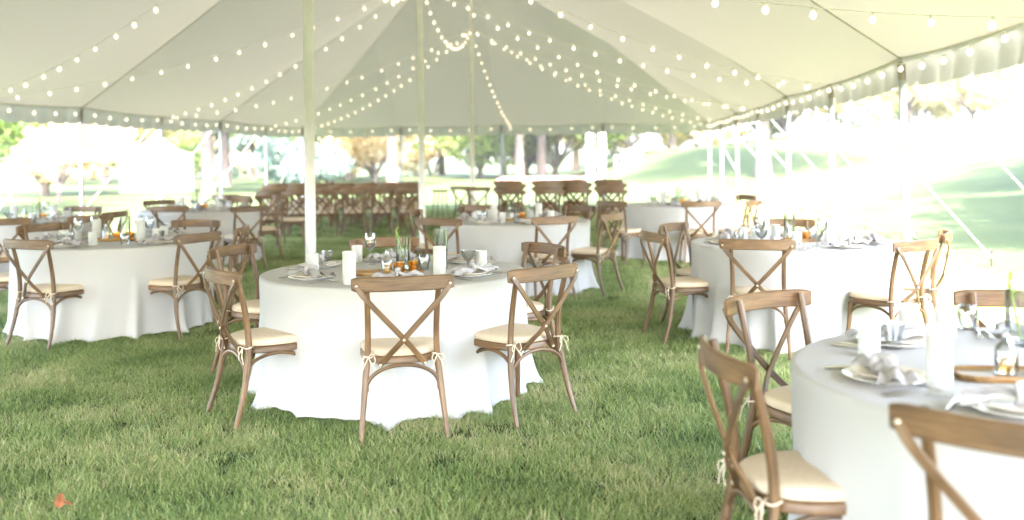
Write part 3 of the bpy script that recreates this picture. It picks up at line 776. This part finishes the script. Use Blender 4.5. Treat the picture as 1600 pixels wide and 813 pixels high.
def place_setting(key, ang, lv, glasses=True):
    c = TABLES[key][0]; ph = PH[key]; a = math.radians(ang); d = np.array((math.cos(a), math.sin(a))); t = np.array((-d[1], d[0]))
    def at(r, o): p = np.array(c) + d * r + t * o; return float(p[0]), float(p[1])
    x, y = at(.60, rng.normal(0, .01)); ph0 = ph; ph = sector(x, y, c) + ' of ' + ph
    tag(obj('dinner_plate', MESH['dinner'], None, (x, y, TZ)), f'wide white dinner plate on {ph}', 'plate', f'dinner plates on {ph0}')
    tag(obj('salad_plate', MESH['salad'], None, (x, y, TZ + .0095)), f'small cream plate stacked on {ph}', 'plate', f'small plates on {ph0}')
    nk = NAP[int(rng.integers(0, 4))]; na = a + math.pi / 2 + rng.normal(0, .25)
    n_ = thing('napkin', f'knotted grey linen napkin on {ph}', 'napkin', (x + rng.normal(0, .01), y + rng.normal(0, .01), TZ + .018), na, f'napkins on {ph0}')
    obj('napkin_cloth', nk[0], n_); obj('knot', nk[1], n_)
    if lv > 0:
        for nme, off, lab in (('knife', -.175, 'silver knife on {}'), ('fork', .175, 'silver fork on {}'), ('fork', .21, 'silver fork on {}')):
            fx, fy = at(.62, off); o = obj(nme, MESH[nme], None, (fx, fy, TZ + .0005), a + math.pi / 2 + rng.normal(0, .05))
            tag(o, lab.format(ph), 'cutlery', f'{nme}s on {ph0}')
    if glasses:
        gx_, gy_ = at(.43, -.17 + rng.normal(0, .02)); ware(['tumbler', 'coupe', 'stemless'][int(rng.integers(0, 3))], key, gx_, gy_, rng.uniform(0, 6))
        gx_, gy_ = at(.40, .13 + rng.normal(0, .03)); ware('ribbed', key, gx_, gy_)
        if rng.uniform() < .5: gx_, gy_ = at(.31, .0); ware('wine', key, gx_, gy_)
def centre(key, rot, tall=True):
    c = TABLES[key][0]; cr, sr = math.cos(rot), math.sin(rot)
    def at(u, v): return c[0] + u * cr - v * sr, c[1] + u * sr + v * cr
    ware('tray', key, *at(0, 0), rot)
    ware('bottle', key, *at(-.07, 0), 0, .0135); ware('votive', key, *at(.03, -.02), 0, .0135); ware('votive', key, *at(.13, .03), .4, .0135)
    ware('vase', key, *at(.05, .16), rng.uniform(0, 6))
    if tall: ware('ribbed_tall', key, *at(-.2, .14)); ware('ribbed_tall', key, *at(.26, -.1))
# the middle table: read off the photograph
for a in (-81, -32, 40, 100, 155, 220): place_setting('A', a, 1, False)
for kind, px, py in [('ribbed', 489, 424), ('tumbler', 511, 414), ('ribbed_tall', 546, 444), ('ribbed', 558, 409), ('wine', 579, 413), ('vase', 630, 421),
                     ('stemless', 663, 421), ('ribbed_tall', 687, 434), ('hurricane', 690, 420), ('coupe', 732, 421), ('ribbed', 752, 419)]:
    ware(kind, 'A', *P(px, py, TZ), rz=rng.uniform(0, 6) if kind != 'vase' else .3)
tx, ty = P(607, 429, TZ); ware('tray', 'A', tx, ty, .05); ware('bottle', 'A', tx - .01, ty + .01, 0, .0135); ware('votive', 'A', tx + .07, ty - .02, .2, .0135); ware('votive', 'A', tx + .155, ty + .03, .2, .0135)
# the table with the chair pulled out
for a in (-172, 124, 232, 66): place_setting('B', a, 1, False)
for kind, px, py in [('ribbed', 1358, 556), ('tumbler', 1396, 545), ('ribbed', 1420, 520), ('ribbed', 1478, 527), ('stemless', 1512, 515), ('ribbed_tall', 1468, 604), ('vase', 1592, 540)]:
    ware(kind, 'B', *P(px, py, TZ), rz=rng.uniform(0, 6) if kind != 'vase' else .3)
tx, ty = P(1568, 592, TZ); ware('tray', 'B', tx + .06, ty, -.15); ware('bottle', 'B', tx + .02, ty + .02, 0, .0135); ware('votive', 'B', tx + .10, ty - .01, .2, .0135)
for key, angs, lv, rot in (('C', (-118, 190, 140, 80, -65, -20), 1, .3), ('D', (-125, -70, 50, -32, 110, 165), 0, .6), ('E', (-90, 10, -45, 225), 0, .2),
                           ('F', (-108, -32, 8, 68, 145, 188), 1, .1), ('G', (-50, -92, 140, 15, 80), 0, 1.0), ('H', (-40, 83, -75, -10), 0, .4)):
    for a in angs: place_setting(key, a, lv)
    centre(key, rot)

# ------------------------------------------------------------------ fallen leaves
def leaf_obj(px, py, sz, rz, label):
    x, y = P(px, py, .06); m = MB(); vs = []; nl = 10
    for i in range(nl + 1):
        t = i / nl; w = .5 * math.sin(math.pi * t ** .8) * (.8 + .2 * math.sin(9 * t))
        for s in (-1, 0, 1): vs.append((s * w * sz * .62, (t - .5) * sz, abs(s) * .22 * sz * math.sin(math.pi * t) + .2 * sz * (t - .5) ** 2))
    fs = [(i * 3 + k, i * 3 + k + 1, (i + 1) * 3 + k + 1, (i + 1) * 3 + k) for i in range(nl) for k in range(2)]
    m.add(vs, fs); o = obj('fallen_leaf', m.mesh('fallen_leaf', M['dead_leaf'], angle=180), None, (x, y, .055), rz); o.rotation_euler = (.5, .2, rz)
    tag(o, label, 'leaf', 'fallen leaves on the grass')
leaf_obj(93, 782, .085, .4, 'curled russet leaf lying on the open grass')
leaf_obj(106, 786, .05, 1.9, 'tiny russet leaf touching a larger curled leaf')

# ------------------------------------------------------------------ trees
def leaf_cloud(centres, radii, n, size, seed, drop=0.0):
    r = np.random.default_rng(seed); centres = np.array(centres); radii = np.array(radii)
    w = radii ** 2; ci = r.choice(len(centres), n, p=w / w.sum())
    d = r.normal(0, 1, (n, 3)); d /= np.linalg.norm(d, axis=1)[:, None]
    rad = r.uniform(.25, 1, n) ** .5
    c = centres[ci] + d * (radii[ci] * rad)[:, None] * np.array([1, 1, .75])
    t1 = r.normal(0, 1, (n, 3)); t1 /= np.linalg.norm(t1, axis=1)[:, None]
    t2 = np.cross(t1, r.normal(0, 1, (n, 3))); t2 /= np.linalg.norm(t2, axis=1)[:, None]
    s = size * r.uniform(.6, 1.4, n)[:, None]
    v = np.stack([c - t1 * s, c + t2 * s * .45, c + t1 * s, c - t2 * s * .45], 1).reshape(-1, 3)
    m = bpy.data.meshes.new('crown'); m.vertices.add(len(v)); m.vertices.foreach_set('co', v.ravel())
    m.loops.add(n * 4); m.loops.foreach_set('vertex_index', np.arange(n * 4)); m.polygons.add(n)
    m.polygons.foreach_set('loop_start', np.arange(n) * 4); m.polygons.foreach_set('loop_total', np.full(n, 4)); m.update(); m.validate(); return m
def tree_meshes(seed, H, th, cr, nlimb, nleaf, leaf, lsize, bark, r0):
    r = np.random.default_rng(seed); m = MB()
    tr = catmull([(0, 0, -.3), (.05 * th * r.normal(0, .3), 0, th * .5), (r.normal(0, .15), r.normal(0, .15), th), (r.normal(0, .4), r.normal(0, .4), H * .8)], 16)
    sweep(m, tr, circ(r0, 10), ref=(1, 0, 0), scale=np.linspace(1.15, .25, 16)); cen = []; rad = []
    for k in range(nlimb):
        a = k * 2.4 + r.uniform(-.4, .4); z0 = th * r.uniform(.75, 1.3); ln = cr * r.uniform(.6, 1.05); up = (H - z0) * r.uniform(.25, .85)
        b = tr[min(15, int(z0 / (H * .8) * 15))]
        e = b + np.array((ln * math.cos(a), ln * math.sin(a), up)); mid = (b + e) / 2 + np.array((0, 0, -up * .12 + .2))
        sweep(m, catmull([b, mid, e], 8), circ(r0 * .45, 6), ref=(0, 0, 1), scale=np.linspace(1, .2, 8))
        for q in (e, (mid + e) / 2, mid * .4 + e * .6 + r.normal(0, .5, 3)): cen.append(q + r.normal(0, .3, 3)); rad.append(cr * r.uniform(.25, .42))
    cen.append(tr[-1]); rad.append(cr * .4)
    trunk = m.mesh('trunk', M[bark]); crown = leaf_cloud(cen, rad, nleaf, lsize, seed + 1); return trunk, crown
KIND = {'broad': tree_meshes(1, 11, 3.4, 4.2, 12, 9000, None, .22, 'bark', .28), 'tall': tree_meshes(5, 13, 5.0, 3.6, 12, 8000, None, .22, 'bark_pale', .30),
        'low': tree_meshes(9, 7.5, 1.6, 3.4, 12, 8000, None, .18, 'bark', .18), 'young': tree_meshes(14, 6.2, 1.5, 1.9, 7, 1500, None, .12, 'bark_pale', .085)}
def bush_meshes(seed):
    r = np.random.default_rng(seed); cen = [(r.normal(0, .8), r.normal(0, .6), r.uniform(.4, 1.5)) for _ in range(14)]
    m = MB()
    for k in range(6): a = k * 1.05; sweep(m, [(0, 0, -.1), (math.cos(a) * .7, math.sin(a) * .6, 1.2)], circ(.03, 5), ref=(0, 0, 1))
    return m.mesh('trunk', M['bark']), leaf_cloud(cen, [.55] * 14, 4500, .10, seed)
KIND['bush'] = bush_meshes(31)
def conifer_meshes(seed):
    r = np.random.default_rng(seed); m = MB(); lathe(m, [(0, -.2), (.2, -.2), (.16, 2), (.03, 8), (0, 8)], 8); cen = []; rad = []
    for k in range(60):
        t = r.uniform(0, 1) ** 1.3; z = .8 + 7.4 * t; R_ = 2.2 * (1 - t) + .15; a = r.uniform(0, 6.28); q = R_ * r.uniform(.3, 1); cen.append((q * math.cos(a), q * math.sin(a), z - .25 * q)); rad.append(.55 * (1 - t) + .22)
    return m.mesh('trunk', M['bark']), leaf_cloud(cen, rad, 8000, .13, seed)
KIND['conifer'] = conifer_meshes(41)
CROWN = {}
def tree(kind, px, dist, leaf, scale, label, name=None, cat='tree'):
    x = (px - 800) / FPX * dist; z = float(ground_h(x, dist))
    t = thing(name or {'broad': 'broadleaf_tree', 'tall': 'broadleaf_tree', 'low': 'small_tree', 'young': 'young_tree', 'bush': 'shrub', 'conifer': 'conifer'}[kind], label, cat, (x, dist, z - .05), rng.uniform(0, 6.28), 'trees and shrubs beyond the tent')
    t.scale = (scale,) * 3
    obj('trunk', KIND[kind][0], t)
    if (kind, leaf) not in CROWN:
        c = KIND[kind][1].copy(); c.materials.clear(); c.materials.append(M[leaf]); CROWN[(kind, leaf)] = c
    obj('crown', CROWN[(kind, leaf)], t)
for a in [
    ('low', -75, 27, 'leaf_green', .95, 'bushy bright green tree beyond the slim outermost side pole'),
    ('low', 70, 41, 'leaf_rust', 1.0, 'rusty autumn tree behind the young forked tree'),
    ('young', 93, 34, 'leaf_rust', 1.0, 'young forked tree with thin trunk and sparse rusty leaves'),
    ('broad', 165, 60, 'leaf_yellow', 1.0, 'pale yellow broadleaf tree left of the small white marquee'),
    ('broad', 235, 72, 'leaf_green', 1.1, 'tall green tree rising behind the small white marquee'),
    ('tall', 325, 42, 'leaf_green', 1.0, 'tall tree with thick pinkish trunk beside the small marquee'),
    ('tall', 352, 52, 'leaf_green', 1.0, 'tall tree with slim trunk beyond the thick pinkish trunk'),
    ('conifer', 395, 66, 'leaf_blue', 1.1, 'dark blue-green conifer behind the guy strap'),
    ('conifer', 455, 70, 'leaf_blue', .9, 'smaller blue-green conifer next to the dark one'),
    ('bush', 470, 48, 'leaf_blue', 1.3, 'round blue-green shrub behind the ceremony rows', None, 'shrub'),
    ('bush', 515, 50, 'leaf_blue', 1.2, 'low dark shrub beside the round blue-green shrub', None, 'shrub'),
    ('broad', 545, 64, 'leaf_green', 1.0, 'green broadleaf tree above the ceremony rows'),
    ('low', 585, 57, 'leaf_rust', .9, 'small orange-leaved tree above the ceremony rows'),
    ('tall', 612, 50, 'leaf_yellow', 1.0, 'tall pale tree whose trunk stands behind the ceremony rows'),
    ('broad', 690, 78, 'leaf_yellow', 1.1, 'pale yellow tree seen through the aisle'),
    ('tall', 787, 72, 'leaf_yellow', 1.0, 'slim pale-trunked tree above the first chair stack'),
    ('tall', 811, 60, 'leaf_yellow', 1.0, 'straight dark-trunked tree above the chair stacks'),
    ('tall', 846, 63, 'leaf_yellow', 1.1, 'leaning pale-trunked tree above the chair stacks'),
    ('broad', 900, 80, 'leaf_yellow', 1.1, 'yellow tree behind the white gate pillars'),
    ('low', 985, 66, 'leaf_green', 1.0, 'green tree behind the sloping white handrail'),
    ('bush', 1088, 60, 'leaf_green', 1.5, 'dark green shrub on the crest of the bank', None, 'shrub'),
    ('bush', 1142, 56, 'leaf_rust', 1.2, 'reddish shrub on the crest of the bank', None, 'shrub'),
    ('broad', 1050, 76, 'leaf_yellow', 1.0, 'pale yellow tree behind the crest shrubs'),
    ('tall', 1193, 43, 'leaf_yellow', 1.15, 'thick pale-trunked tree standing on the grassy bank'),
    ('broad', 1270, 64, 'leaf_yellow', 1.0, 'pale tree on the bank beyond the side poles'),
    ('conifer', 1345, 58, 'leaf_blue', .55, 'small blue-green conifer on the grassy bank'),
    ('broad', 1420, 70, 'leaf_yellow', .9, 'pale broadleaf tree behind the small bank conifer'),
    ('low', 1520, 62, 'leaf_yellow', .9, 'pale small tree at the far end of the bank'),
]: tree(*a)
for (x, y, k_, lab) in ((12.5, 11.5, .95, 'big shade tree on the bank beside the open tent corner'), (15.0, 16.5, 1.0, 'second big shade tree going up along the bank'),
                        (18.5, 22.5, 1.1, 'third big shade tree going up along the bank'), (23, 29, 1.15, 'fourth big shade tree going up along the bank'), (19.5, 15, 1.1, 'big shade tree behind the first two on the bank')):
    tree('broad', 800 + x / y * FPX, y, 'leaf_green', k_, lab)
for px in range(20, 1600, 72):
    dist = rng.uniform(68, 92); kind = ('low', 'bush')[int(rng.integers(0, 2))]; leaf = ('leaf_yellow', 'leaf_yellow', 'leaf_green', 'leaf_rust')[int(rng.integers(0, 4))]
    lab = {'leaf_yellow': 'pale yellow', 'leaf_green': 'pale green', 'leaf_rust': 'orange'}[leaf] + (' small tree' if kind == 'low' else ' shrub') + ' in the hedge line beyond the far lawn'
    tree(kind, px + rng.uniform(-20, 20), dist, leaf, rng.uniform(1.0, 1.3) if kind == 'low' else rng.uniform(1.8, 2.4), lab, None, 'tree' if kind == 'low' else 'shrub')

# ------------------------------------------------------------------ far things
gx_, gy_ = -17.0, 45.5
mq = thing('small_marquee', 'small white peaked marquee with slit windows standing on the far lawn', 'marquee', (gx_, gy_, 0), .35)
w = 1.55
m = MB()
def mqroof(u, v):
    a = u * 2 * math.pi; r = w * 1.05 * (1 - v); k = 1 / max(abs(math.cos(a)), abs(math.sin(a))) * (1 - v) + v * .8
    return (r * k * math.cos(a), r * k * math.sin(a), 1.75 + 1.15 * v ** 1.5 + .02)
obj('marquee_roof', grid_mesh('marquee_roof', mqroof, 40, 10, M['marquee']), mq)
for k in range(4):
    a = k * math.pi / 2; m = MB(); box(m, (0, 0, .875), (2 * w, .04, 1.75)); o = obj('side_wall', m.mesh('side_wall', M['marquee'], smooth=False), mq, (w * math.sin(a), -w * math.cos(a), 0), a)
    for q in (-.9, -.3, .3, .9):
        m = MB(); box(m, (q, -.0225, 1.05), (.07, .01, .75)); obj('slit_window', m.mesh('slit_window', M['dark_metal'], smooth=False), o)
    m = MB(); sweep(m, [(w * 1.02 * (1 if k < 2 else -1), w * 1.02 * (1 if k in (0, 3) else -1), 0), (w * 1.02 * (1 if k < 2 else -1), w * 1.02 * (1 if k in (0, 3) else -1), 1.8)], circ(.03, 6), ref=(1, 0, 0)); obj('corner_pole', m.mesh('corner_pole', M['white_paint']), mq)
for px, dist, h_, w_, lab in ((922, 55, 3.4, .42, 'broad white gate pillar before the stair slope'), (940, 56, 3.4, .38, 'second white gate pillar beside the stair foot')):
    x = (px - 800) / FPX * dist; t = thing('gate_pillar', lab, 'pillar', (x, dist, float(ground_h(x, dist)) - .05), .1, 'white gate pillars')
    m = MB(); box(m, (0, 0, h_ / 2), (w_, w_, h_)); obj('shaft', m.mesh('shaft', M['white_paint'], smooth=False), t)
    m = MB(); box(m, (0, 0, h_ + .06), (w_ + .16, w_ + .16, .12)); obj('cap', m.mesh('cap', M['white_paint'], smooth=False), t)
    m = MB(); box(m, (0, 0, .13), (w_ + .1, w_ + .1, .26)); obj('plinth', m.mesh('plinth', M['white_paint'], smooth=False), t)
# stair handrail up the bank
hx = lambda px, d: (px - 800) / FPX * d
t = thing('handrail', 'sloping white handrail climbing the bank beside the gate pillars', 'handrail', (hx(962, 52), 52, 0))
b0 = np.array((hx(962, 52), 52.)); b1 = np.array((hx(1003, 58), 58.))
z0 = float(ground_h(*b0)); z1 = float(ground_h(*b1)); d = b1 - b0
for q in (1.0, .55):
    m = MB(); sweep(m, [(0, 0, z0 + q), (d[0], d[1], z1 + q)], rrect(.09, .07), ref=(0, 0, 1)); obj('rail', m.mesh('rail', M['white_paint']), t)
for k in range(5):
    u = k / 4; p = b0 + d * u; zz = float(ground_h(*p)); m = MB(); box(m, (d[0] * u, d[1] * u, zz + .55), (.12, .12, 1.3)); obj('post', m.mesh('post', M['white_paint'], smooth=False), t)
# low brick edging
t = thing('brick_edging', 'low red brick edging wall along the far lawn', 'wall', (hx(780, 57), 57, 0), .04)
bmh = MB(); box(bmh, (0, 0, 0), (.38, .25, .12)); bmesh_ = bmh.mesh('brick', M['brick'], smooth=False)
for row in range(2):
    for k in range(14): obj('brick', bmesh_, t, ((k + .5 * (row % 2)) * .40, 0, .06 + row * .13))

# ------------------------------------------------------------------ grass
def clump(seed, n, rad, hmin, hmax, w):
    r = np.random.default_rng(seed); V = []; F = []; UV = []
    for k in range(n):
        a = r.uniform(0, 6.283); q = rad * math.sqrt(r.uniform()); bx, by = q * math.cos(a), q * math.sin(a)
        h = r.uniform(hmin, hmax); la = r.uniform(0, 6.283); ln = h * r.uniform(.25, 1.05); ww = w * r.uniform(.6, 1.3)
        sx, sy = -math.sin(la) * ww, math.cos(la) * ww; u = r.uniform(); o = len(V); S = 3
        for s in range(S):
            t = s / S; px = bx + math.cos(la) * ln * t * t; py = by + math.sin(la) * ln * t * t; pz = h * t * (1 - .25 * t) - .005; k_ = 1 - .35 * t
            V += [(px - sx * k_, py - sy * k_, pz), (px + sx * k_, py + sy * k_, pz)]
        V.append((bx + math.cos(la) * ln, by + math.sin(la) * ln, h * .72))
        for s in range(S - 1): F.append((o + 2 * s, o + 2 * s + 1, o + 2 * s + 3, o + 2 * s + 2)); UV.append([(u, s / S)] * 2 + [(u, (s + 1) / S)] * 2)
        F.append((o + 2 * S - 2, o + 2 * S - 1, o + 2 * S)); UV.append([(u, .8)] * 2 + [(u, 1)])
    m = MB(); m.add(V, F, UV); return m.mesh('grass_clump', M['blade'], angle=180)
gcol = bpy.data.collections.new('grass_clumps')
for k in range(6): gcol.objects.link(bpy.data.objects.new('grass_clump', clump(60 + k, 34, .075, .018 + .003 * (k % 3), .046 + .008 * (k % 3), .0015)))
pts = []
for (y0, y1, dens) in ((1.5, 5, 620), (5, 8, 480), (8, 12, 320), (12, 18, 200), (18, 30, 90)):
    x0 = -.62 * y1 - 1.5; x1 = .62 * y1 + 1.5; n = int((x1 - x0) * (y1 - y0) * dens)
    q = np.stack([rng.uniform(x0, x1, n), rng.uniform(y0, y1, n)], 1); q = q[(np.abs(q[:, 0]) < .62 * q[:, 1] + 1.5)]; pts.append(q)
pts = np.concatenate(pts)
Xt_ = pts[:, 0] * math.cos(TH) - pts[:, 1] * math.sin(TH); St_ = pts[:, 0] * math.sin(TH) + pts[:, 1] * math.cos(TH)
pts = pts[(Xt_ < XR + 1.2 + rng.normal(0, .4, len(pts))) & (Xt_ > XC - HALF - 1.0) & (St_ < S0 + BAY * 6)]
pz = ground_h(pts[:, 0], pts[:, 1])
gmsh = bpy.data.meshes.new('lawn_grass'); gmsh.vertices.add(len(pts)); gmsh.vertices.foreach_set('co', np.column_stack([pts, pz]).astype(np.float32).ravel()); gmsh.update()
go = obj('lawn_grass', gmsh, kind='stuff'); tag(go, 'short green lawn grass growing all over the tent floor', 'grass', kind='stuff')
ng = bpy.data.node_groups.new('scatter_grass', 'GeometryNodeTree')
ng.interface.new_socket('Geometry', in_out='INPUT', socket_type='NodeSocketGeometry'); ng.interface.new_socket('Geometry', in_out='OUTPUT', socket_type='NodeSocketGeometry')
gi = ng.nodes.new('NodeGroupInput'); gout = ng.nodes.new('NodeGroupOutput')
ip = ng.nodes.new('GeometryNodeInstanceOnPoints'); ci = ng.nodes.new('GeometryNodeCollectionInfo'); ci.inputs['Collection'].default_value = gcol
ci.inputs['Separate Children'].default_value = True; ci.inputs['Reset Children'].default_value = True
rv = ng.nodes.new('FunctionNodeRandomValue'); rv.data_type = 'FLOAT_VECTOR'; rv.inputs[0].default_value = (-.12, -.12, 0); rv.inputs[1].default_value = (.12, .12, 6.283)
rs = ng.nodes.new('FunctionNodeRandomValue'); rs.data_type = 'FLOAT'; rs.inputs[2].default_value = .75; rs.inputs[3].default_value = 1.35
nz = ng.nodes.new('ShaderNodeTexNoise'); nz.inputs['Scale'].default_value = 1.7
mm = ng.nodes.new('ShaderNodeMath'); mm.operation = 'MULTIPLY_ADD'; mm.inputs[1].default_value = 1.0; mm.inputs[2].default_value = .5
mu = ng.nodes.new('ShaderNodeMath'); mu.operation = 'MULTIPLY'
L = ng.links
L.new(gi.outputs[0], ip.inputs['Points']); L.new(ci.outputs[0], ip.inputs['Instance']); ip.inputs['Pick Instance'].default_value = True
L.new(rv.outputs[0], ip.inputs['Rotation']); L.new(nz.outputs[0], mm.inputs[0]); L.new(mm.outputs[0], mu.inputs[0]); L.new(rs.outputs[1], mu.inputs[1]); L.new(mu.outputs[0], ip.inputs['Scale'])
L.new(ip.outputs[0], gout.inputs[0])
md = go.modifiers.new('scatter', 'NODES'); md.node_group = ng

# ------------------------------------------------------------------ thin volume added to imitate overexposure glare in the distance
hz = MB(); box(hz, (0, 14, 11.5), (900, 900, 26)); hm = bpy.data.materials.new('glare_veil'); hm.use_nodes = True
hn = hm.node_tree.nodes; hn.remove(hn['Principled BSDF']); pv = hn.new('ShaderNodeVolumePrincipled')
pv.inputs['Color'].default_value = (.97, .97, .96, 1); pv.inputs['Density'].default_value = .0006; pv.inputs['Anisotropy'].default_value = .3
hm.node_tree.links.new(pv.outputs[0], hn['Material Output'].inputs['Volume'])
ho = obj('glare_veil', hz.mesh('glare_veil', hm, smooth=False), kind='stuff'); tag(ho, 'added thin veil over the lawn imitating overexposure glare', 'glare_veil', kind='stuff')
sc.cycles.volume_bounces = 1
